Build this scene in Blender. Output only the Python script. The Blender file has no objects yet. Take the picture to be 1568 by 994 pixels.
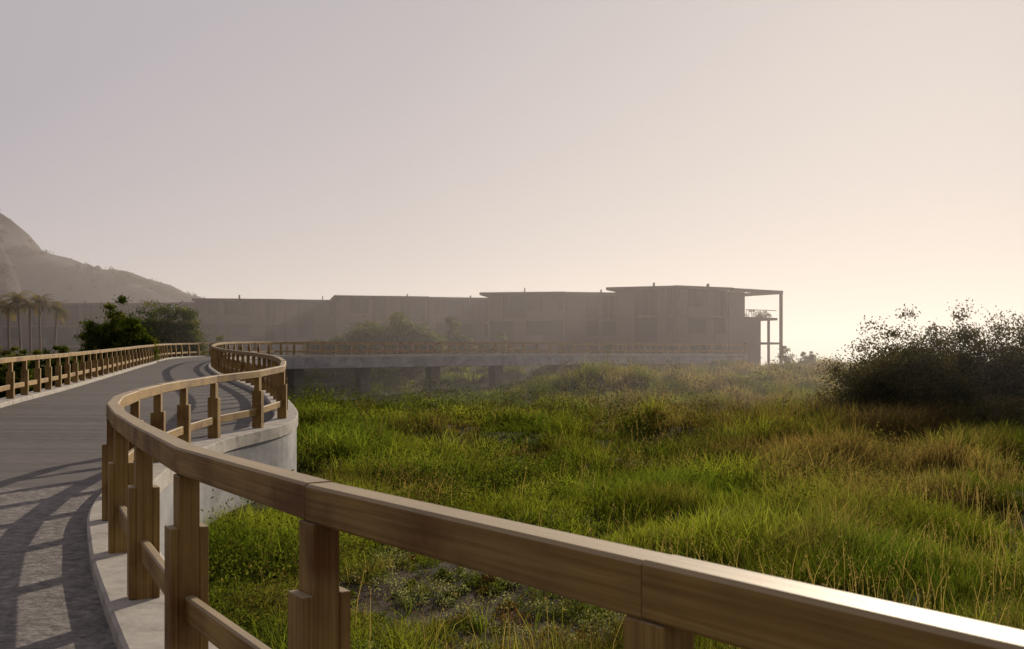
import bpy, math, random
import numpy as np
from mathutils import Vector
random.seed(4); rng=np.random.default_rng(7)
S=bpy.context.scene
CZ=3.1; F=1524.0
SUN_AZ=math.radians(24); SUN_EL=math.radians(20)
# ------------------------------------------------------------ helpers
_tab=rng.random((256,256))
def vn(x,y,o=0):
    x=np.asarray(x,float)+o*17.3; y=np.asarray(y,float)+o*31.7
    xi=np.floor(x).astype(int); yi=np.floor(y).astype(int)
    fx=x-xi; fy=y-yi; fx=fx*fx*(3-2*fx); fy=fy*fy*(3-2*fy)
    a=_tab[xi%256,yi%256]; b=_tab[(xi+1)%256,yi%256]; c=_tab[xi%256,(yi+1)%256]; d=_tab[(xi+1)%256,(yi+1)%256]
    return (a*(1-fx)+b*fx)*(1-fy)+(c*(1-fx)+d*fx)*fy
def ss(a,b,x):
    t=np.clip((np.asarray(x,float)-a)/(b-a),0,1); return t*t*(3-2*t)
def mound(x,y): return np.exp(-((x-6.3)/4.6)**2-((y-70)/6)**2)
def height(x,y):
    x=np.asarray(x,float); y=np.asarray(y,float)
    n=(vn(x/8,y/8)-.5)*.8+(vn(x/2.6,y/2.6,6)-.5)*.55*ss(8,16,y)+(vn(x/1.3,y/1.3,1)-.5)*.14
    r=np.maximum(ss(55,100,y)*ss(-12,10,x)*1.5*(1-.45*ss(14,40,x)), ss(88,101,y)*(2.3-1.1*ss(4,24,x)))
    h=n+r+ss(10,32,x)*.3+1.6*mound(x,y)
    h=h-.9*np.exp(-((x+12)/14)**2-((y-72)/15)**2)
    h=h-7*ss(150,200,y)*ss(-50,25,x)-7*ss(80,150,x)
    return h
def nt(name):
    m=bpy.data.materials.new(name); m.use_nodes=True
    t=m.node_tree; t.nodes.clear(); o=t.nodes.new('ShaderNodeOutputMaterial')
    return m,t,o
def N(t,k,**kw):
    n=t.nodes.new(k)
    for a,b in kw.items(): setattr(n,a,b)
    return n
def ramp(t,fac,cols):
    r=N(t,'ShaderNodeValToRGB'); e=r.color_ramp.elements
    while len(e)<len(cols): e.new(.5)
    for i,(p,c) in enumerate(cols): e[i].position=p; e[i].color=(*c,1)
    t.links.new(fac,r.inputs[0]); return r
def surf(name,cols,scale=3.,rough=.8,coord='Object',mapsc=(1,1,1),bump=.2,detail=8,bdist=.02):
    m,t,o=nt(name); L=t.links.new
    p=N(t,'ShaderNodeBsdfPrincipled'); p.inputs['Roughness'].default_value=rough
    p.inputs['Specular IOR Level'].default_value=.3
    tc=N(t,'ShaderNodeTexCoord'); mp=N(t,'ShaderNodeMapping'); mp.inputs['Scale'].default_value=mapsc
    L(tc.outputs[coord],mp.inputs[0])
    no=N(t,'ShaderNodeTexNoise'); no.inputs['Scale'].default_value=scale; no.inputs['Detail'].default_value=detail
    no.inputs['Roughness'].default_value=.65
    L(mp.outputs[0],no.inputs['Vector'])
    r=ramp(t,no.outputs['Fac'],cols); L(r.outputs[0],p.inputs['Base Color'])
    b=N(t,'ShaderNodeBump'); b.inputs['Strength'].default_value=bump; b.inputs['Distance'].default_value=bdist
    L(no.outputs['Fac'],b.inputs['Height']); L(b.outputs[0],p.inputs['Normal'])
    L(p.outputs[0],o.inputs[0]); return m
def leafmat(name,trans=.45,rough=.6):
    m,t,o=nt(name); L=t.links.new
    a=N(t,'ShaderNodeAttribute',attribute_name='tint')
    p=N(t,'ShaderNodeBsdfDiffuse')
    L(a.outputs['Color'],p.inputs['Color'])
    tr=N(t,'ShaderNodeBsdfTranslucent')
    g=N(t,'ShaderNodeMix',data_type='RGBA',blend_type='MULTIPLY'); g.inputs['Factor'].default_value=1
    L(a.outputs['Color'],g.inputs[6]); g.inputs[7].default_value=(2.35,2.15,.95,1)
    L(g.outputs[2],tr.inputs[0])
    mx=N(t,'ShaderNodeMixShader'); mx.inputs[0].default_value=trans
    L(p.outputs[0],mx.inputs[1]); L(tr.outputs[0],mx.inputs[2]); L(mx.outputs[0],o.inputs[0]); return m
def link(o,parent=None):
    S.collection.objects.link(o)
    if parent: o.parent=parent
    return o
def empty(name):
    e=bpy.data.objects.new(name,None); S.collection.objects.link(e); return e
def tri_obj(name,V,T,mats,col=None,parent=None,midx=None):
    V=np.asarray(V,np.float32); T=np.asarray(T,np.int32)
    me=bpy.data.meshes.new(name)
    me.vertices.add(len(V)); me.vertices.foreach_set('co',V.ravel())
    me.loops.add(T.size); me.loops.foreach_set('vertex_index',T.ravel())
    me.polygons.add(len(T)); me.polygons.foreach_set('loop_start',np.arange(0,T.size,3,dtype=np.int32))
    if midx is not None: me.polygons.foreach_set('material_index',np.asarray(midx,np.int32))
    me.update(calc_edges=True)
    if col is not None:
        a=me.attributes.new('tint','FLOAT_COLOR','POINT')
        c=np.ones((len(V),4),np.float32); c[:,:3]=col; a.data.foreach_set('color',c.ravel())
    for m in mats: me.materials.append(m)
    return link(bpy.data.objects.new(name,me),parent)
class Acc:
    def __init__(s): s.v=[]; s.f=[]; s.uv=[]; s.mi=[]
    def face(s,idx,uvs,mi=0): s.f.append(idx); s.uv+=uvs; s.mi.append(mi)
    def box(s,c,ax,ay,az,mi=0):
        c=Vector(c); A=[Vector(ax),Vector(ay),Vector(az)]
        ln=[a.length for a in A]; k=ln.index(max(ln)); o=[i for i in range(3) if i!=k]
        b=len(s.v); loc=[]; r=random.random()*20
        for i in (-1,1):
            for j in (-1,1):
                for l in (-1,1):
                    s.v.append(c+A[0]*i+A[1]*j+A[2]*l); q=(i*ln[0],j*ln[1],l*ln[2])
                    loc.append((q[k]+r,q[o[0]]+q[o[1]]+r))
        for f in ((0,1,3,2),(4,6,7,5),(0,4,5,1),(2,3,7,6),(0,2,6,4),(1,5,7,3)):
            s.face([b+i for i in f],[loc[i] for i in f],mi)
    def sweep(s,pts,nrm,sec,caps=True,u0=0,mi=0,closed=True):
        b=len(s.v); m=len(sec); per=[0]
        for i in range(m): 
            a=sec[i]; c=sec[(i+1)%m]; per.append(per[-1]+math.hypot(a[0]-c[0],a[1]-c[1]))
        u=u0; us=[]
        for i,p in enumerate(pts):
            if i: u+=(Vector(p)-Vector(pts[i-1])).length
            us.append(u)
            for a in sec: s.v.append(Vector((p[0]+nrm[i][0]*a[0],p[1]+nrm[i][1]*a[0],p[2]+a[1])))
        for i in range(len(pts)-1):
            for j in range(m):
                k=(j+1)%m
                s.face([b+i*m+j,b+i*m+k,b+(i+1)*m+k,b+(i+1)*m+j],[(us[i],per[j]),(us[i],per[j+1]),(us[i+1],per[j+1]),(us[i+1],per[j])],mi)
        if caps:
            s.face([b+j for j in range(m)][::-1],[(sec[j][0],sec[j][1]) for j in range(m)][::-1],mi)
            e=b+(len(pts)-1)*m
            s.face([e+j for j in range(m)],[(sec[j][0],sec[j][1]) for j in range(m)],mi)
    def obj(s,name,mats,parent=None,bevel=0):
        me=bpy.data.meshes.new(name); me.from_pydata([tuple(v) for v in s.v],[],s.f)
        uv=me.uv_layers.new(name='UVMap'); uv.data.foreach_set('uv',np.array(s.uv,np.float32).ravel())
        me.polygons.foreach_set('material_index',s.mi)
        for m in mats: me.materials.append(m)
        me.update(); o=link(bpy.data.objects.new(name,me),parent)
        if bevel:
            b=o.modifiers.new('bevel','BEVEL'); b.width=bevel; b.segments=2; b.limit_method='ANGLE'
        return o
# ------------------------------------------------------------ materials
def woodmat():
    m,t,o=nt('railing_wood'); L=t.links.new
    p=N(t,'ShaderNodeBsdfPrincipled'); p.inputs['Roughness'].default_value=.58; p.inputs['Specular IOR Level'].default_value=.3
    uv=N(t,'ShaderNodeUVMap'); mp=N(t,'ShaderNodeMapping'); mp.inputs['Scale'].default_value=(1.1,60,1); L(uv.outputs[0],mp.inputs[0])
    n=N(t,'ShaderNodeTexNoise'); n.inputs['Scale'].default_value=1.3; n.inputs['Detail'].default_value=8; n.inputs['Distortion'].default_value=.4; L(mp.outputs[0],n.inputs['Vector'])
    r=ramp(t,n.outputs['Fac'],[(.3,(.18,.102,.025)),(.5,(.245,.152,.041)),(.72,(.32,.215,.072))])
    g=N(t,'ShaderNodeTexCoord'); n2=N(t,'ShaderNodeTexNoise'); n2.inputs['Scale'].default_value=2.6; n2.inputs['Detail'].default_value=6; L(g.outputs['Object'],n2.inputs['Vector'])
    r2=ramp(t,n2.outputs['Fac'],[(.33,(.5,.36,.27)),(.5,(.92,.9,.88)),(.68,(1.15,1.15,1.15))])
    mx=N(t,'ShaderNodeMix',data_type='RGBA',blend_type='MULTIPLY'); mx.inputs['Factor'].default_value=1
    L(r.outputs[0],mx.inputs[6]); L(r2.outputs[0],mx.inputs[7])
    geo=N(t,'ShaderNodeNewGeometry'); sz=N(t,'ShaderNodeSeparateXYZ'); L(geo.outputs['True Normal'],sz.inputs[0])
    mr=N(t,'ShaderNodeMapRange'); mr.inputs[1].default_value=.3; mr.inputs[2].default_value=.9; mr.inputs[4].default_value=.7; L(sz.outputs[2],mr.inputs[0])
    m2=N(t,'ShaderNodeMix',data_type='RGBA'); L(mr.outputs[0],m2.inputs['Factor']); L(mx.outputs[2],m2.inputs[6]); m2.inputs[7].default_value=(.36,.30,.21,1)  # up-facing faces mixed paler: weathered, sunlit tops put into the colour
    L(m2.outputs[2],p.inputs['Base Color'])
    b=N(t,'ShaderNodeBump'); b.inputs['Strength'].default_value=.45; b.inputs['Distance'].default_value=.003; L(n.outputs['Fac'],b.inputs['Height']); L(b.outputs[0],p.inputs['Normal'])
    L(p.outputs[0],o.inputs[0]); return m
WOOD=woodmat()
def plankmat():
    m,t,o=nt('deck_planks'); L=t.links.new
    p=N(t,'ShaderNodeBsdfPrincipled'); p.inputs['Roughness'].default_value=.8; p.inputs['Specular IOR Level'].default_value=.25
    uv=N(t,'ShaderNodeUVMap'); sx=N(t,'ShaderNodeSeparateXYZ'); L(uv.outputs[0],sx.inputs[0])
    d=N(t,'ShaderNodeMath',operation='DIVIDE'); L(sx.outputs[0],d.inputs[0]); d.inputs[1].default_value=.22
    fr=N(t,'ShaderNodeMath',operation='FRACT'); L(d.outputs[0],fr.inputs[0])
    fl=N(t,'ShaderNodeMath',operation='FLOOR'); L(d.outputs[0],fl.inputs[0])
    wn=N(t,'ShaderNodeTexWhiteNoise',noise_dimensions='1D'); L(fl.outputs[0],wn.inputs['W'])
    mp=N(t,'ShaderNodeMapping'); mp.inputs['Scale'].default_value=(6,1.8,1); L(uv.outputs[0],mp.inputs[0])
    n=N(t,'ShaderNodeTexNoise'); n.inputs['Scale'].default_value=2; n.inputs['Detail'].default_value=10; n.inputs['Roughness'].default_value=.7; L(mp.outputs[0],n.inputs['Vector'])
    a=N(t,'ShaderNodeMath',operation='MULTIPLY_ADD'); L(wn.outputs['Value'],a.inputs[0]); a.inputs[1].default_value=.22; L(n.outputs['Fac'],a.inputs[2])
    r=ramp(t,a.outputs[0],[(.35,(.05,.045,.043)),(.9,(.16,.142,.134))])
    gap=N(t,'ShaderNodeMath',operation='GREATER_THAN'); L(fr.outputs[0],gap.inputs[0]); gap.inputs[1].default_value=.05
    mx=N(t,'ShaderNodeMix',data_type='RGBA'); L(gap.outputs[0],mx.inputs['Factor']); mx.inputs[6].default_value=(.03,.027,.025,1); L(r.outputs[0],mx.inputs[7])
    L(mx.outputs[2],p.inputs['Base Color'])
    b=N(t,'ShaderNodeBump'); b.inputs['Strength'].default_value=.5; b.inputs['Distance'].default_value=.01; L(gap.outputs[0],b.inputs['Height']); L(b.outputs[0],p.inputs['Normal'])
    L(p.outputs[0],o.inputs[0]); return m
PLANK=plankmat()
DECKC=surf('deck_concrete',[(.3,(.08,.074,.072)),(.5,(.17,.155,.147)),(.72,(.31,.285,.265))],scale=14,rough=.9,bump=1,bdist=.03,detail=15)
CURB=surf('kerb_concrete',[(.3,(.22,.205,.18)),(.5,(.36,.335,.30)),(.72,(.44,.41,.37))],scale=5,rough=.85,bump=.5,detail=12)
GIRD=surf('girder_concrete',[(.28,(.13,.125,.13)),(.48,(.25,.248,.26)),(.72,(.38,.375,.38))],scale=.9,rough=.85,bump=.3,mapsc=(1,1,1.6),detail=14)
PIER=surf('pier_concrete',[(.3,(.09,.08,.075)),(.7,(.15,.14,.13))],scale=2)
BWALL=surf('building_concrete',[(.25,(.085,.057,.046)),(.75,(.135,.094,.076))],scale=.35,rough=.9,bump=.1)
BROOF=surf('roof_concrete',[(.3,(.05,.036,.03)),(.7,(.085,.06,.05))],scale=.6,rough=.9)
BDARK=surf('window_recess',[(.3,(.015,.012,.011)),(.7,(.03,.022,.02))],scale=.5,rough=.5)
HILL=surf('hill_scrub',[(.3,(.02,.015,.014)),(.7,(.045,.034,.03))],scale=.12,rough=1,bump=.5,bdist=1)
BARK=surf('bark',[(.3,(.07,.05,.035)),(.7,(.15,.11,.08))],scale=6)
LEAF=leafmat('leaves',.4); GRASS=leafmat('grass_blades',.5)
def groundmat():
    m,t,o=nt('soil'); L=t.links.new
    p=N(t,'ShaderNodeBsdfPrincipled'); p.inputs['Roughness'].default_value=.95; p.inputs['Specular IOR Level'].default_value=.2
    g=N(t,'ShaderNodeTexCoord'); n=N(t,'ShaderNodeTexNoise'); n.inputs['Scale'].default_value=2.2; n.inputs['Detail'].default_value=12; n.inputs['Roughness'].default_value=.7
    L(g.outputs['Object'],n.inputs['Vector'])
    r=ramp(t,n.outputs['Fac'],[(.32,(.02,.014,.01)),(.5,(.045,.033,.022)),(.68,(.105,.08,.055))])
    a=N(t,'ShaderNodeAttribute',attribute_name='tint'); mx=N(t,'ShaderNodeMix',data_type='RGBA',blend_type='MULTIPLY'); mx.inputs['Factor'].default_value=1
    L(r.outputs[0],mx.inputs[6]); L(a.outputs['Color'],mx.inputs[7]); L(mx.outputs[2],p.inputs['Base Color'])
    b=N(t,'ShaderNodeBump'); b.inputs['Strength'].default_value=1; b.inputs['Distance'].default_value=.14; L(n.outputs['Fac'],b.inputs['Height']); L(b.outputs[0],p.inputs['Normal'])
    L(p.outputs[0],o.inputs[0]); return m
SOIL=groundmat()
# ------------------------------------------------------------ ground + sea
def dirt(x,y):
    d=((x+.45)/2.0)**2+((y-12.0)/3.0)**2+(vn(x/.7,y/.7,5)-.5)*1.7
    return 1-ss(.4,1.0,d)
xs=np.concatenate([[-5000,-2500,-1200,-600,-350,-220],np.linspace(-150,-45,30),np.linspace(-44,44,200),np.linspace(45,170,34),[260,500,1200,2500,5000]])
ys=np.concatenate([[-4000,-1000,-300,-100,-40],np.linspace(-20,60,190),np.linspace(61,210,100),[260,400,800,1600,3000,6000]])
X,Y=np.meshgrid(xs,ys,indexing='ij'); Z=height(X,Y)
V=np.stack([X,Y,Z],-1).reshape(-1,3); nx,ny=len(xs),len(ys)
I=np.arange(nx*ny).reshape(nx,ny); a=I[:-1,:-1].ravel();b=I[1:,:-1].ravel();c=I[1:,1:].ravel();d=I[:-1,1:].ravel()
T=np.concatenate([np.stack([a,b,c],1),np.stack([a,c,d],1)])
dm=dirt(V[:,0],V[:,1])[:,None]
gc=dm*np.array([1.1,1.0,.95])+(1-dm)*np.array([.4,.46,.27])
g=tri_obj('ground',V,T,[SOIL],gc); g.data.polygons.foreach_set('use_smooth',[True]*len(g.data.polygons))
SEA,t,o=nt('sea_water'); p=N(t,'ShaderNodeBsdfPrincipled'); p.inputs['Base Color'].default_value=(.05,.06,.065,1); p.inputs['Roughness'].default_value=.25
n=N(t,'ShaderNodeTexNoise'); n.inputs['Scale'].default_value=.4; tc=N(t,'ShaderNodeTexCoord'); t.links.new(tc.outputs['Object'],n.inputs['Vector'])
b_=N(t,'ShaderNodeBump'); b_.inputs['Distance'].default_value=.5; t.links.new(n.outputs['Fac'],b_.inputs['Height']); t.links.new(b_.outputs[0],p.inputs['Normal']); t.links.new(p.outputs[0],o.inputs[0])
tri_obj('sea',[(-9000,-9000,-2),(9000,-9000,-2),(9000,9000,-2),(-9000,9000,-2)],[(0,1,2),(0,2,3)],[SEA])
# ------------------------------------------------------------ walkway path
P=[((2.2,-.45),(-.65,-4.85),-1.5),((1.28,.72),(-2,-3.6),-1.5),((.76,1.42),(-3.1,-2.4),-1.5),((-.62,3.2),(-4.9,-.3),-1.5),((-1.37,4.3),(-6,1.2),-1.5),((-2.15,5.8),(-7.1,3.3),-1.5),
((-2.99,7.55),(-8.1,5.35),-1.5),((-3.82,9.6),(-9.1,7.95),-1.49),((-4.5,12.4),(-10,11.7),-1.47),((-4.75,15.6),(-10.3,15.8),-1.41),((-4.3,18.3),(-10.8,18.8),-1.3),
((-5.0,21.5),(-11.8,23),-1.14),((-7.2,28.5),(-13.6,30),-1.02),((-12.0,41),(-16.8,42),-.78),((-15.6,52),(-20.2,55),-.5),((-18,64),(-24.2,71),-.2),((-16.2,73),(-22.5,79.5),-.05),
((-10,80),(-14,87),0),((0,87),(-3.5,93.5),.08),((10,94),(6.5,100),.12),((24,102),(20,108),.1)]
Rc=[Vector((r[0],r[1],z+CZ)) for r,l,z in P]; Lc=[Vector((l[0],l[1],z+CZ)) for r,l,z in P]
def cr(C,n=12):
    out=[]
    for i in range(len(C)-1):
        p0=C[max(i-1,0)];p1=C[i];p2=C[i+1];p3=C[min(i+2,len(C)-1)]
        for k in range(n):
            t=k/n
            out.append(.5*((2*p1)+(p2-p0)*t+(2*p0-5*p1+4*p2-p3)*t*t+(3*p1-p0-3*p2+p3)*t**3))
    out.append(C[-1].copy()); return out
R=cr(Rc); Lp=cr(Lc)
def normals(pts):
    o=[]
    for i in range(len(pts)):
        d=pts[min(i+1,len(pts)-1)]-pts[max(i-1,0)]; d.z=0; d.normalize(); o.append((d.y,-d.x))
    return o
def arc(pts):
    s=[0]
    for i in range(1,len(pts)): s.append(s[-1]+(pts[i]-pts[i-1]).length)
    return s
def at(pts,s,v):
    for i in range(1,len(s)):
        if s[i]>=v: 
            t=(v-s[i-1])/(s[i]-s[i-1]); return pts[i-1].lerp(pts[i],t)
    return pts[-1].copy()
walk=empty('elevated_walkway')
dk=Acc(); nR=normals(R); nL=normals(Lp); sm=arc([(R[i]+Lp[i])/2 for i in range(len(R))])
M=8
for i in range(len(R)):
    a=R[i]; b=Lp[i]
    for j in range(M+1): dk.v.append(a.lerp(b,j/M))
wid=[(R[i]-Lp[i]).length for i in range(len(R))]
for i in range(len(R)-1):
    mi=0 if R[i].y<11.3 else 1
    for j in range(M):
        q=[i*(M+1)+j,i*(M+1)+j+1,(i+1)*(M+1)+j+1,(i+1)*(M+1)+j]
        dk.face(q[::-1],[(sm[i],wid[i]*j/M),(sm[i],wid[i]*(j+1)/M),(sm[i+1],wid[i+1]*(j+1)/M),(sm[i+1],wid[i+1]*j/M)][::-1],mi)
nb=len(dk.v)
for i in range(len(R)):
    dk.v.append(R[i]-Vector((0,0,.3))); dk.v.append(Lp[i]-Vector((0,0,.3)))
for i in range(len(R)-1):
    dk.face([nb+2*i,nb+2*i+1,nb+2*i+3,nb+2*i+2],[(0,0)]*4,2)
dk.obj('deck',[DECKC,PLANK,PIER],walk)
cb=Acc()
cb.sweep(R,nR,[(-.2,-.1),(.26,-.1),(.26,.09),(.24,.1),(-.18,.1),(-.2,.08)])
cb.sweep(Lp,nL,[(-.26,-.1),(.2,-.1),(.2,.08),(.18,.1),(-.24,.1),(-.26,.09)])
cb.obj('kerbs',[CURB],walk)
gd=Acc()
i0=12*14
def girder(pts,nn,flip,lo):
    f=-1 if flip else 1
    s=[(-.15*f,-lo),(.2*f,-lo),(.23*f,-lo+.04),(.23*f,-.102),(-.15*f,-.102)]
    gd.sweep(pts,nn,s[::f])
girder(R[:i0+1],nR[:i0+1],False,1.12); girder(R[i0:],nR[i0:],False,.92)
girder(Lp[:i0+1],nL[:i0+1],True,1.12); girder(Lp[i0:],nL[i0:],True,.92)
gd.obj('girders',[GIRD],walk)
pr=Acc(); sR=arc(R)
v=sR[12*16]+1.5
pv=[]
while v<sR[-1]-2:
    pv.append(v); v+=6.4
for v in pv+[sR[12*9],sR[12*11],sR[12*12]+3,sR[12*13]+4]:
    i=min(range(len(sR)),key=lambda k:abs(sR[k]-v)); a=R[i]; b=Lp[i]; d=(b-a); w=d.length; d.normalize(); n=Vector((d.y,-d.x,0)); d=Vector((d.x,d.y,0))
    q=a.lerp(b,.16); zt=q.z-.86; zb=float(height(q.x,q.y))-.5
    if zt-zb>.3: pr.box((q.x,q.y,(zt+zb)/2),d*.6,n*.42,(0,0,(zt-zb)/2))
    q=a.lerp(b,.5); pr.box((q.x,q.y,q.z-.62),d*(w/2-.35),n*.45,(0,0,.24))
pr.obj('piers',[PIER],walk,.02)
# ------------------------------------------------------------ railings
def railing(pts,anchor,name,sp=1.5):
    e=empty(name); s=arc(pts); k0=s[anchor]%sp
    vals=[]; v=k0
    while v<s[-1]: vals.append(v); v+=sp
    Q=[at(pts,s,v) for v in vals]; nn=normals(Q)
    top=Acc(); low=Acc(); po=Acc()
    c=.009
    def sec(w,h,z): 
        a=w/2; return [(-a+c,z-h/2),(a-c,z-h/2),(a,z-h/2+c),(a,z+h/2-c),(a-c,z+h/2),(-a+c,z+h/2),(-a,z+h/2-c),(-a,z-h/2+c)]
    for i in range(len(Q)-1):
        d=(Q[i+1]-Q[i]).normalized()*.0012
        jz=random.uniform(-.004,.004)
        top.sweep([Q[i]+d,Q[i+1]-d],[nn[i],nn[i+1]],sec(.10,.12,1.032+jz),u0=random.random()*30)
        low.sweep([Q[i]+d,Q[i+1]-d],[nn[i],nn[i+1]],sec(.05,.12,.38),u0=random.random()*30)
    for i,q in enumerate(Q):
        n=Vector((nn[i][0],nn[i][1],0)); t=Vector((-n.y,n.x,0))
        po.box((q.x,q.y,q.z+.531),n*.046,t*.056,(0,0,.439))
        for sg in (-1,1):
            po.box((q.x+n.x*sg*.065,q.y+n.y*sg*.065,q.z+.42+random.uniform(-.006,.006)),n*.0185,t*.06,(0,0,.32))
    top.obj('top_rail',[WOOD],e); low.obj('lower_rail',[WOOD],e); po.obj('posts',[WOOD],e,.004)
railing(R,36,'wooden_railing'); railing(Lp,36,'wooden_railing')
# ------------------------------------------------------------ grass
def blades(x,y,hh,ww,lean,col,dirang):
    n=len(x); z=height(x,y)-.03
    ca=np.cos(dirang); sa=np.sin(dirang)
    wa=rng.random(n)*6.283; cx=np.cos(wa)*ww/2; cy=np.sin(wa)*ww/2
    V=np.empty((n,5,3))
    V[:,0]=np.stack([x-cx,y-cy,z],1); V[:,1]=np.stack([x+cx,y+cy,z],1)
    mx=x+ca*lean*.35*hh; my=y+sa*lean*.35*hh; mz=z+hh*.58
    V[:,2]=np.stack([mx-cx*.75,my-cy*.75,mz],1); V[:,3]=np.stack([mx+cx*.75,my+cy*.75,mz],1)
    V[:,4]=np.stack([x+ca*lean*hh,y+sa*lean*hh,z+hh*(1-.25*lean)],1)
    b=np.arange(n)[:,None]*5
    T=np.concatenate([b+np.array([[0,1,3]]),b+np.array([[0,3,2]]),b+np.array([[2,3,4]])])
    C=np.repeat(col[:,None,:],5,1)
    C[:,:2]*=.36; C[:,4]*=1.8  # shaded roots and backlit tips put into the blade colour
    return V.reshape(-1,3),T,C.reshape(-1,3)
GREEN=np.array([.034,.056,.009]); LIME=np.array([.086,.105,.018]); STRAW=np.array([.13,.104,.055]); RUST=np.array([.050,.036,.019])
def palette(x,y,r):
    base=ss(-1,9,x)*.36+ss(16,28,y)*.30*ss(-10,2,x)-ss(70,100,y)*.1
    dry=np.clip(base+(vn(x/3.3,y/3.3,9)-.5)*.95+(vn(x/1.1,y/1.1,11)-.5)*.7+(r-.5)*.5,0,1)
    lime=np.clip(vn(x/2.3,y/2.3,13)*1.0+(r-.5)*.6,0,1)[:,None]
    gcol=GREEN*(1-lime)+LIME*lime
    rr=np.clip(vn(x/2.5,y/2.5,15)*.8+.25*ss(0,8,x)-.25*ss(20,28,y)*(1-ss(45,60,y)),0,1)[:,None]; dcol=RUST*(1-rr)+STRAW*rr
    dd=ss(.25,.85,dry)[:,None]
    return gcol*(1-dd)+dcol*dd
ryR=np.array([q.y for q in R[:15*12]]); rxR=np.array([q.x for q in R[:15*12]])
ryL=np.array([q.y for q in Lp[:15*12]]); rxL=np.array([q.x for q in Lp[:15*12]])
def Rx(y): return np.interp(y,ryR,rxR)
def Lx(y): return np.interp(y,ryL,rxL)
cl=np.array([((R[i].x+Lp[i].x)/2,(R[i].y+Lp[i].y)/2) for i in range(15*12,len(R),4)])
def under(x,y):
    m=np.zeros(len(x),bool)
    for a in cl: m|=((x-a[0])**2+(y-a[1])**2)<3.6**2
    return m
parts=[]; off=0
def add(p):
    global off
    parts.append((p[0],p[1]+off,p[2])); off+=len(p[0])
def tuss(x,y): return .25+1.35*ss(.28,.78,vn(x/1.8,y/1.8,23))+.45*(vn(x/6,y/6,24))+1.3*mound(x,y)*vn(x/1.5,y/3,27)
def field(y0,y1,dens,nb,w,h0,h1,spread):
    area=(y1-y0)*((y0+y1)/2*1.5+8); n=int(area*dens)
    ty=rng.uniform(y0,y1,n*2); tx=rng.uniform(-.62,.78,n*2)*(ty+4)
    keep=((tx>Rx(ty)+.1)|(tx<Lx(ty)-.3)|(ty>68))
    keep&=rng.random(n*2)<(.1+1.15*vn(tx/1.2,ty/1.2,21))
    keep&=rng.random(n*2)>dirt(tx,ty)*.94
    keep&=~((ty>104)&(tx<34))
    if y1>60: keep&=~(under(tx,ty)&(tx<8))
    tx=tx[keep][:n]; ty=ty[keep][:n]; m=len(tx)
    hf=tuss(tx,ty)*(.85+.3*ss(2,9,tx))*(1-.5*np.exp(-((tx+.4)/3.0)**2-((ty-11)/3.8)**2))
    r=rng.random(m)
    ang=rng.random((m,nb))*6.283; rad=np.abs(rng.normal(0,spread,(m,nb)))
    x=(tx[:,None]+np.cos(ang)*rad).ravel(); y=(ty[:,None]+np.sin(ang)*rad).ravel()
    hh=(hf[:,None]*rng.uniform(h0,h1,(m,nb))).ravel()
    tone=.42+1.2*vn(tx/1.7,ty/1.7,51)
    lean=rng.uniform(.1,.85,m*nb); col=palette(x,y,np.repeat(r,nb))*(rng.uniform(.6,1.45,m*nb)*np.repeat(tone*rng.uniform(.7,1.3,m),nb))[:,None]
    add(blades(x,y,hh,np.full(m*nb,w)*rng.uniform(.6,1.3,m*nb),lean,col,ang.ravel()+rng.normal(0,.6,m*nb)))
field(6,13,30,16,.009,.2,.5,.06)
field(13,22,24,15,.012,.26,.62,.07)
field(22,38,10,15,.019,.3,.74,.10)
field(38,62,4,14,.034,.33,.74,.17)
field(62,135,1.3,13,.065,.28,.66,.28)
# seed stalks
n=9000; sy=8+rng.random(n)**1.3*50; sx=rng.uniform(-.35,.72,n)*sy
k=(sx>Rx(sy)+.3)&(dirt(sx,sy)<.2)&(rng.random(n)<ss(-2,7,sx)*.9+.05)&(vn(sx/2,sy/2,31)>.4); sx=sx[k];sy=sy[k]; n=len(sx)
hh=rng.uniform(.5,.95,n); ang=rng.random(n)*6.283; lean=rng.uniform(.05,.35,n); wv=.005+.0004*sy
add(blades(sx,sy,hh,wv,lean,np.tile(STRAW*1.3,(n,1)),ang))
K=5; bx=np.repeat(sx+np.cos(ang)*lean*hh*.95,K); by=np.repeat(sy+np.sin(ang)*lean*hh*.95,K); bz=np.repeat(height(sx,sy)+hh*(1-.25*lean),K)
bz=bz-rng.uniform(0,.14,n*K); s_=np.repeat(.006+.00025*sy,K); bx+=rng.normal(0,1,n*K)*s_; by+=rng.normal(0,1,n*K)*s_
def leaves(c,size,col,up=0.0):
    n=len(c); d=rng.normal(0,1,(n,3)); d[:,2]+=up; d/=np.linalg.norm(d,axis=1)[:,None]
    e=np.cross(d,rng.normal(0,1,(n,3))); e/=np.linalg.norm(e,axis=1)[:,None]
    s=size[:,None]
    V=np.stack([c-d*s,c-e*s*.45,c+d*s,c+e*s*.45],1); b=np.arange(n)[:,None]*4
    T=np.concatenate([b+np.array([[0,1,2]]),b+np.array([[0,2,3]])])
    return V.reshape(-1,3),T,np.repeat(col[:,None,:],4,1).reshape(-1,3)
add(leaves(np.stack([bx,by,bz],1),s_*1.6,np.tile(np.array([.15,.12,.075]),(n*K,1))*rng.uniform(.6,1.2,n*K)[:,None],1.5))
tri_obj('meadow_grass',np.concatenate([p[0] for p in parts]),np.concatenate([p[1] for p in parts]),[GRASS],np.concatenate([p[2] for p in parts]))
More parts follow.
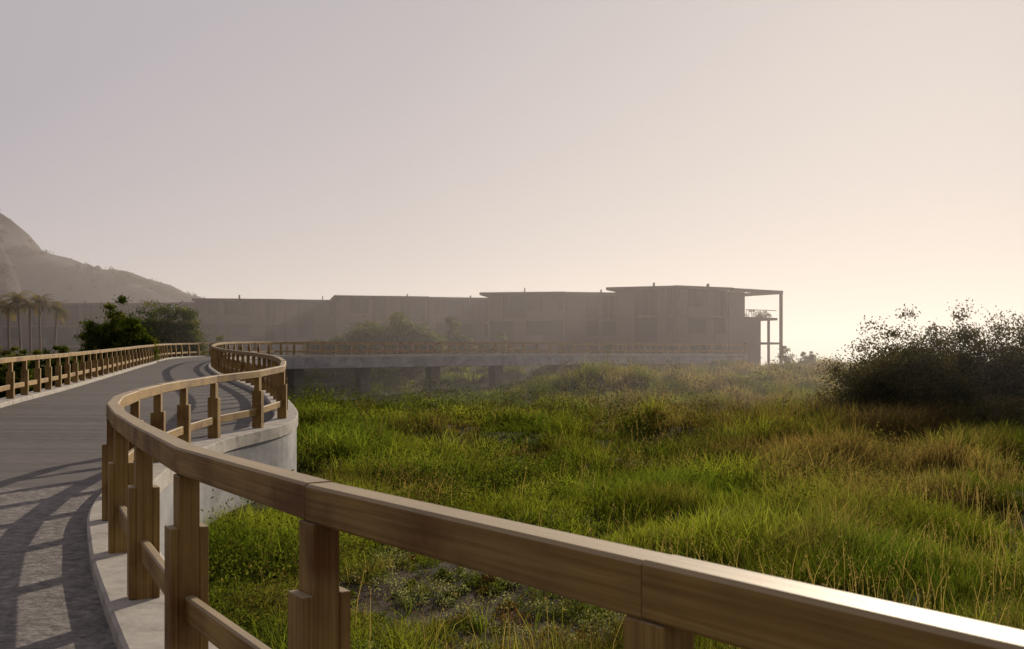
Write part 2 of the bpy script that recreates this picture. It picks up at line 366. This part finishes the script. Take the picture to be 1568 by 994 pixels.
# leafy weeds among the grass
n=3200; wy=10+rng.random(n)**1.3*72; wx=rng.uniform(-.35,.72,n)*wy
k=(wx>Rx(wy)+.6)&(dirt(wx,wy)<.3)&(vn(wx/3.5,wy/3.5,41)>.38)&~under(wx,wy); wx=wx[k];wy=wy[k];n=len(wx)
wr=rng.uniform(.14,.48,n)*(1+wy/60); pp=70
c=np.stack([wx,wy,height(wx,wy)+wr*.8+.12],1); Lc_=np.repeat(c,pp,0)+rng.normal(0,.5,(n*pp,3))*np.repeat(wr,pp)[:,None]*np.array([1,1,1.1])
wc=palette(wx,wy,rng.random(n))*rng.uniform(.4,1.15,n)[:,None]
wc=np.repeat(wc,pp,0)*rng.uniform(.6,1.4,n*pp)[:,None]
V2,T2,C2=leaves(Lc_,np.repeat(.013+.0011*wy,pp)*rng.uniform(.6,1.3,n*pp),wc,.5)
tri_obj('meadow_weeds',V2,T2,[LEAF],C2)
# ------------------------------------------------------------ shrubs
def branch(acc,p0,p1,r0,r1):
    p0=np.array(p0,float);p1=np.array(p1,float); d=p1-p0; d/=np.linalg.norm(d)+1e-9
    u=np.cross(d,[.3,.8,.5]); u/=np.linalg.norm(u); w=np.cross(d,u)
    V=[];T=[]
    for p,r in ((p0,r0),(p1,r1)):
        for k in range(5): a=k*1.2566; V.append(p+(u*math.cos(a)+w*math.sin(a))*r)
    for k in range(5): j=(k+1)%5; T+= [(k,j,5+j),(k,5+j,5+k)]
    o=sum(len(v) for v,_ in acc); acc.append((np.array(V),np.array(T)+o))
def shrub(name,c,r,nclump,per,leaf,cols,sig=.16,poke=0.15,stem=.05,lobes=1,pmax=1.16,psig=.5):
    c=np.array(c,float); r=np.array(r,float)
    d=rng.normal(0,1,(nclump,3)); d[:,2]=np.abs(d[:,2])*.9-.1; d/=np.linalg.norm(d,axis=1)[:,None]
    rad=rng.uniform(.3,1.0,nclump)**.6; pk=rng.random(nclump)<poke; rad[pk]=rng.uniform(1.0,pmax,pk.sum())
    rad*=.8+.35*vn(d[:,0]*2.2+c[0],d[:,1]*2.2+c[1]+d[:,2]*2,3)
    if lobes>1:
        lo=np.zeros((lobes,3)); lo[:,0]=np.linspace(-.68,.68,lobes)+rng.normal(0,.05,lobes); lo[:,1]=rng.uniform(-.5,.5,lobes)
        ls=np.stack([rng.uniform(.38,.5,lobes),rng.uniform(.45,.6,lobes),(.66+.42*(1-np.abs(lo[:,0])**1.5))*rng.uniform(.85,1.02,lobes)],1)
        li=rng.integers(0,lobes,nclump); cc=c+(lo[li]+d*rad[:,None]*ls[li])*r
    else: cc=c+d*rad[:,None]*r
    s=np.where(pk,sig*psig,sig)*rng.uniform(.6,1.3,nclump)*min(r)
    ax=np.array([1,1,.8]) if lobes<2 else np.array([1.25,1.2,.75])
    L=np.repeat(cc,per,0)+rng.normal(0,1,(nclump*per,3))*np.repeat(s,per)[:,None]*ax
    cols=np.array(cols); ci=rng.integers(0,len(cols),nclump)
    col=np.repeat(cols[ci],per,0)*rng.uniform(.65,1.35,nclump*per)[:,None]
    V,T,C=leaves(L,rng.uniform(.6,1.3,len(L))*leaf,col,.3)
    br=[]
    for k in range(0,nclump,max(1,nclump//45)):
        base=(c+cc[k])/2+np.array([rng.normal(0,.1)*r[0],rng.normal(0,.1)*r[1],0]); base[2]=min(c[2],float(height(base[0],base[1]))-.1) if name!='terrace_plant' else c[2]
        mid=(base+cc[k])/2+rng.normal(0,.05,3)*r; branch(br,base,mid,stem,stem*.6); branch(br,mid,cc[k],stem*.6,stem*.2)
    bV=np.concatenate([v for v,_ in br]); bT=np.concatenate([t for _,t in br])
    return tri_obj(name,np.concatenate([V,bV]),np.concatenate([T,bT+len(V)]),[LEAF,BARK],np.concatenate([C,np.full((len(bV),3),.1)]),midx=[0]*len(T)+[1]*len(bT))
def W(px,py,Yd): return ((px-784)/F*Yd,Yd,(545-py)/F*Yd+CZ)
OL=[(.034,.036,.016),(.05,.049,.022),(.07,.064,.032)]; GR=[(.028,.045,.008),(.045,.066,.011),(.085,.096,.018)]
shrub('shrub',(21.6,42,-.1),(7.8,3.8,4.7),2200,120,.065,OL,.09,.2,lobes=7,pmax=1.08,psig=.7)
shrub('shrub',(31.0,44,-.1),(6,4,4.9),600,120,.08,OL,.12,.2,lobes=4,pmax=1.1,psig=.7)
shrub('shrub',(16.4,41,-.1),(2.6,2.4,3.3),900,110,.055,OL,.11,.15,psig=.8,pmax=1.08)
shrub('shrub',(20.0,37.5,-.2),(5.0,1.8,1.6),700,100,.055,[(.04,.04,.018),(.06,.052,.026)],.14,.2,lobes=4,psig=.8)
def sh(px0,px1,ytop,Yd,name='shrub',cols=GR,n=200,per=130,leaf=.14,lobes=4,zk=1.0,**k):
    x0,_,zt=W(px0,ytop,Yd); x1=W(px1,0,Yd)[0]; g0=float(height((x0+x1)/2,Yd)); zb=g0-.2
    k.setdefault('sig',.12); k.setdefault('poke',.1); k.setdefault('pmax',1.07); k.setdefault('psig',.9)
    shrub(name,((x0+x1)/2,Yd,zb),((x1-x0)/2*1.05,min((x1-x0)/2*.6,3),(zt-zb)*zk),n,per,leaf,cols,lobes=lobes,**k)
sh(124,234,465,60,n=1300,leaf=.075,lobes=6,zk=.97); sh(176,312,470,86,n=1200,leaf=.11,lobes=6,zk=1.0); sh(-30,48,505,50,n=350,leaf=.07,zk=.92); sh(45,128,511,54,n=320,leaf=.07,zk=.95)
sh(530,680,493,100,n=1000,lobes=7,zk=1.0); sh(478,575,507,99.5,n=400); sh(665,725,490,106,n=260,lobes=3); sh(612,652,472,120,n=110,per=60,lobes=2,poke=.3)
sh(298,345,511,96,n=200,lobes=2); sh(1196,1242,522,112,n=80,per=60,leaf=.1,poke=.5,lobes=2); sh(1080,1140,550,96,n=120,leaf=.12)
sh(-110,-20,490,65,n=200); sh(730,800,520,107,n=200,lobes=3); sh(905,960,527,98,n=140,lobes=3)
# low plants
PALE=[(.13,.15,.09),(.19,.21,.14)]; RED=[(.08,.03,.015),(.06,.04,.018)]; LOW=[(.045,.065,.014),(.07,.09,.02)]
for k in range(260):
    x=rng.uniform(-3.0,2.6); y=rng.uniform(8.6,15.2)
    q=rng.random(); cols=PALE if q<.3 else (RED if q<.52 else LOW)
    s=rng.uniform(.06,.3)*(1 if rng.random()<.6 else .6); z=float(height(x,y))
    shrub('ground_cover_plant',(x,y,z),(s,s,s*.8),22,24,.015,cols,.3,.2,.004)
for k in range(60):
    y=rng.uniform(8,17); x=float(Rx(y))+rng.uniform(.5,2.6); s=rng.uniform(.2,.45)
    if dirt(x,y)>.5: continue
    shrub('ground_cover_plant',(x,y,float(height(x,y))),(s,s,s),30,28,.018,[(.05,.072,.014),(.08,.098,.02)],.3,.2,.004)
# ------------------------------------------------------------ hills
def hill(name,Yd,prof,depth,rough):
    px=np.array([p[0] for p in prof],float); py=np.array([p[1] for p in prof],float)
    pX=(px-784)/F*Yd; pZ=(545-py)/F*Yd+CZ
    u=np.linspace(pX[0],pX[-1],240); v=np.linspace(-1,1,41)
    U,Vv=np.meshgrid(u,v,indexing='ij')
    rz=np.interp(U,pX,pZ); fall=np.cos(np.clip(np.abs(Vv),0,1)*1.5708)**1.1
    Zz=rz*fall+ (vn(U/9,Vv*8,2)-.5)*rough*2*fall*(np.abs(Vv)>.01)+(vn(U/2.2,Vv*9,4)-.5)*rough*.5
    Vt=np.stack([U,Yd+Vv*depth,Zz-1],-1).reshape(-1,3)
    I=np.arange(U.size).reshape(U.shape); a=I[:-1,:-1].ravel();b=I[1:,:-1].ravel();c=I[1:,1:].ravel();d=I[:-1,1:].ravel()
    e=empty(name)
    tri_obj('slope',Vt,np.concatenate([np.stack([a,b,c],1),np.stack([a,c,d],1)]),[HILL],parent=e)
    m=900; tx=rng.uniform(pX[0],pX[-1],m); tv=rng.normal(0,.16,m)-.06; tz=np.interp(tx,pX,pZ)*np.cos(np.abs(tv)*1.57)-.9
    k=(vn(tx/5,tv*5,8)>.34); tx=tx[k];tv=tv[k];tz=tz[k]; m=len(tx)
    rr=rng.uniform(.3,.8,m); c=np.stack([tx,Yd+tv*depth,tz],1)
    Lc_=np.repeat(c,60,0)+rng.normal(0,1,(m*60,3))*np.repeat(rr,60)[:,None]*np.array([.75,.75,.5])
    V2,T2,C2=leaves(Lc_,rng.uniform(.15,.3,m*60),np.tile(np.array([.025,.021,.014]),(m*60,1))*rng.uniform(.6,1.4,m*60)[:,None])
    tri_obj('scrub',V2,T2,[LEAF],C2,parent=e)
hill('hill',222,[(-420,250),(-260,290),(-120,262),(-40,300),(0,324),(22,340),(38,362),(48,380),(75,382),(115,391),(150,404),(200,417),(240,429),(280,444),(318,456),(360,480),(420,520),(470,545)],34,1.2)
hill('hill',188,[(-420,300),(-200,290),(-80,300),(-25,335),(0,366),(10,392),(18,420),(24,445),(40,480),(70,520),(100,548)],12,.8)
# ------------------------------------------------------------ palms
FR=leafmat('palm_fronds',.35)
def palm(px,ytop,Yd):
    x,y,z=W(px,ytop,Yd); zb=float(height(x,y)); acc=[]; prev=np.array([x,y,zb-.2])
    hx=rng.normal(0,.4)
    for k in range(1,7):
        t=k/6; q=np.array([x+hx*t*t,y,zb+(z-1-zb)*t]); branch(acc,prev,q,.17-.06*(t-.16),.17-.06*t); prev=q
    bV=np.concatenate([v for v,_ in acc]); bT=np.concatenate([t for _,t in acc])
    V=[];T=[];n=0
    for f in range(28):
        a=rng.random()*6.283; el=rng.uniform(-.5,1.45); Ln=rng.uniform(1.7,2.5)
        pts=[]
        p=prev.copy(); e=el
        for s in range(8):
            pts.append(p.copy()); p=p+np.array([math.cos(a)*math.cos(e),math.sin(a)*math.cos(e),math.sin(e)])*Ln/8; e-=.2
        side=np.array([-math.sin(a),math.cos(a),0])
        for s in range(1,8):
            for sg in (-1,1):
                for h_ in (0,.5):
                    b=pts[s-1]*(1-h_)+pts[s]*h_; l=.6*math.sin(.5+s/8*2.3)
                    d=(pts[s]-pts[s-1]); tip=b+side*sg*l+d*.9+np.array([0,0,-.3*l])
                    V+=[b,b+d*.35,tip]; T.append((n,n+1,n+2)); n+=3
    V=np.array(V); T=np.array(T)
    col=np.tile(np.array([.13,.105,.03]),(len(V),1))
    tri_obj('palm_tree',np.concatenate([V,bV]),np.concatenate([T,bT+len(V)]),[FR,BARK],np.concatenate([col,np.full((len(bV),3),.1)]),midx=[0]*len(T)+[1]*len(bT))
for px,yt in ((14,458),(32,448),(47,455),(62,451),(84,461),(-8,452)): palm(px,yt,118)
# ------------------------------------------------------------ hotel buildings
def XY(px,Yd): return Vector(((px-784)/F*Yd,Yd,0))
ROOF=CZ+8.0
def block(p0,p1,name,seed,depth=11,zt=ROOF,ext=0):
    rs=random.Random(seed); e=empty(name)
    d=(p1-p0); L=d.length+ext; d.normalize(); n=Vector((-d.y,d.x,0))
    wl=Acc(); rf=Acc(); dk_=Acc()
    zb=-.3
    def bx(A,u0,u1,v0,v1,z0,z1):
        c=p0+d*((u0+u1)/2)+n*((v0+v1)/2); A.box((c.x,c.y,(z0+z1)/2),d*((u1-u0)/2),n*((v1-v0)/2),(0,0,(z1-z0)/2))
    bx(dk_,.25,L-.25,.9,depth-.3,zb,zt-.3)
    bx(wl,0,L,depth-.3,depth,zb,zt-.3)
    bx(wl,0,.3,.4,depth-.31,zb,zt-.3); bx(wl,L-.3,L,.4,depth-.31,zb,zt-.3)
    rf_t=.32
    bx(rf,-.9,L+.1,-.5,depth+.3,zt-rf_t,zt)
    fl=[zt-rf_t,zt-3.3,zt-6.4,zb]
    for z in fl[1:3]: bx(wl,.3,L-.3,.15,.9,z-.3,z)
    u=.3
    while u<L-.6:
        solid=rs.uniform(.4,2.4); u2=min(u+solid,L-.3)
        for (zt_,zb_) in ((fl[0],fl[1]),(fl[1]-.3,fl[2]),(fl[2]-.3,fl[3])):
            if rs.random()<.86: bx(wl,u+.002,u2,.32+rs.choice([0,.12,.25]),.9,zb_+.003,zt_-.003)
        u=u2
        if u>=L-.6: break
        op=rs.uniform(1.2,3.6); u2=min(u+op,L-.3)
        k=u+.8
        while k<u2-.2: bx(wl,k-.05,k+.05,.55,.7,fl[1],fl[0]-.002); k+=.8
        if rs.random()<.4: bx(wl,u,u2,.3,.38,fl[1]+.003,fl[1]+1.0)
        if rs.random()<.5: bx(wl,u,u2,.3,.38,fl[2]+.003,fl[2]+1.0)
        u=u2
    for k in range(max(1,int(L/9))):
        a=rs.uniform(1,L-1); w=rs.uniform(.05,.11); h=rs.uniform(.25,.7)
        bx(rf,a-w,a+w,2,2.3,zt,zt+h)
    wl.obj('walls',[BWALL],e); rf.obj('roof',[BROOF],e); dk_.obj('windows',[BDARK],e)
    return e
block(XY(-330,168),XY(-20,160),'concrete_building',1,ext=1)
block(XY(-20,155),XY(170,150),'concrete_building',2,ext=1)
block(XY(172,152),XY(305,148),'concrete_building',7,ext=3)
block(XY(305,138.5),XY(435,140.5),'concrete_building',3)
block(XY(437,141),XY(520,143),'concrete_building',12,ext=3)
block(XY(522,131.8),XY(655,134.5),'concrete_building',4)
block(XY(657,135.5),XY(745,137.5),'concrete_building',14,ext=3)
block(XY(746,125.8),XY(865,124.3),'concrete_building',5)
block(XY(867,125),XY(940,126),'concrete_building',15,ext=3)
block(XY(941,116.3),XY(1040,113.5),'concrete_building',6)
e=block(XY(1041,113.6),XY(1118,117),'concrete_building',16)
p0=XY(1119,117.2); p1=XY(1198,122.5); d=(p1-p0); L=d.length; d.normalize(); n=Vector((-d.y,d.x,0)); A=Acc()
def bx(A,u0,u1,v0,v1,z0,z1):
    c=p0+d*((u0+u1)/2)+n*((v0+v1)/2); A.box((c.x,c.y,(z0+z1)/2),d*((u1-u0)/2),n*((v1-v0)/2),(0,0,(z1-z0)/2))
t_=L*.30
bx(A,0,L,-.1,.35,ROOF-.4,ROOF-.002); bx(A,0,L,6,6.4,ROOF-.4,ROOF-.002); bx(A,L-.36,L-.002,.352,5.998,ROOF-.4,ROOF-.004)
bx(A,.02,t_,.3,6,-.3,ROOF-.41)
for u,v in ((L-.34,-.08),(L-.34,6.05),(L*.62,6.05),(L*.72,-.05)):
    if abs(u-L*.72)<.01: bx(A,u,u+.22,v,v+.25,-.3,ROOF-3.7)
    else: bx(A,u,u+.3,v,v+.3,-.3,ROOF-.41)
bx(A,t_+.002,L-.8,.1,6,ROOF-3.65,ROOF-3.35); bx(A,t_+.002,L-.35,.1,6,ROOF-6.6,ROOF-6.35)
bx(A,t_+.003,L*.62,.4,5.8,-.3,ROOF-3.66)
for k in range(9): bx(A,t_+.2+k*.42,t_+.24+k*.42,.2,.24,ROOF-3.34,ROOF-2.5)
bx(A,t_+.1,L-.9,.18,.26,ROOF-2.5,ROOF-2.42)
A.obj('terrace_frame',[BWALL],e)
c=p0+d*(L*.6)+n*1
shrub('terrace_plant',(c.x,c.y,ROOF-3.3),(1.6,.8,.9),30,40,.08,OL,.25,.4,.02)
# ------------------------------------------------------------ haze volume, front edge shaped to keep the foreground clear
m,t,o=nt('haze_volume'); v=N(t,'ShaderNodeVolumeScatter'); v.inputs['Color'].default_value=(.575,.53,.535,1); v.inputs['Density'].default_value=.0046; v.inputs['Anisotropy'].default_value=.36
t.links.new(v.outputs[0],o.inputs['Volume'])
pl=[(-650,700),(60,-10),(700,-10),(700,1400),(-650,1400)]
me=bpy.data.meshes.new('haze_volume'); k=len(pl)
me.from_pydata([(x,y,-30) for x,y in pl]+[(x,y,28) for x,y in pl],[],[list(range(k))[::-1],list(range(k,2*k))]+[[i,(i+1)%k,(i+1)%k+k,i+k] for i in range(k)])
me.materials.append(m); link(bpy.data.objects.new('haze_volume',me))
# ------------------------------------------------------------ sky, sun, camera
w=bpy.data.worlds.new('World'); S.world=w; w.use_nodes=True; t=w.node_tree; t.nodes.clear(); L=t.links.new
o=N(t,'ShaderNodeOutputWorld'); bg=N(t,'ShaderNodeBackground'); bg.inputs['Strength'].default_value=.1
sky=N(t,'ShaderNodeTexSky',sky_type='NISHITA'); sky.sun_disc=False; sky.sun_elevation=SUN_EL; sky.sun_rotation=SUN_AZ; sky.dust_density=1.0; sky.air_density=1; sky.ozone_density=1
sd=Vector((math.sin(SUN_AZ)*math.cos(SUN_EL),math.cos(SUN_AZ)*math.cos(SUN_EL),math.sin(SUN_EL)))
ga,ge=math.radians(19),math.radians(8)
gl=Vector((math.sin(ga)*math.cos(ge),math.cos(ga)*math.cos(ge),math.sin(ge)))
tc=N(t,'ShaderNodeTexCoord'); dt=N(t,'ShaderNodeVectorMath',operation='DOT_PRODUCT'); L(tc.outputs['Generated'],dt.inputs[0]); dt.inputs[1].default_value=gl
r=ramp(t,dt.outputs['Value'],[(0,(.32,.29,.31)),(.7,(.50,.45,.465)),(.9,(.54,.485,.485)),(1,(.62,.56,.535))])
sc=N(t,'ShaderNodeVectorMath',operation='SCALE'); L(r.outputs[0],sc.inputs[0]); sc.inputs['Scale'].default_value=10
mx=N(t,'ShaderNodeMix',data_type='RGBA'); mx.inputs['Factor'].default_value=.96; L(sky.outputs[0],mx.inputs[6]); L(sc.outputs[0],mx.inputs[7])
L(mx.outputs[2],bg.inputs[0]); L(bg.outputs[0],o.inputs[0])
sl=bpy.data.lights.new('sun','SUN'); sl.energy=5; sl.angle=math.radians(.6); sl.color=(1,.85,.66)
so=bpy.data.objects.new('sun',sl); S.collection.objects.link(so); so.rotation_euler=sd.to_track_quat('Z','Y').to_euler()
cd=bpy.data.cameras.new('camera'); co=bpy.data.objects.new('camera',cd); S.collection.objects.link(co); S.camera=co
co.location=(0,0,CZ); co.rotation_euler=(math.pi/2,0,0); cd.lens=35; cd.sensor_width=36; cd.shift_y=48/1568; cd.clip_start=.05; cd.clip_end=20000
cd.dof.use_dof=True; cd.dof.focus_distance=25; cd.dof.aperture_fstop=9
S.view_settings.view_transform='Standard'; S.view_settings.look='None'; S.view_settings.exposure=0
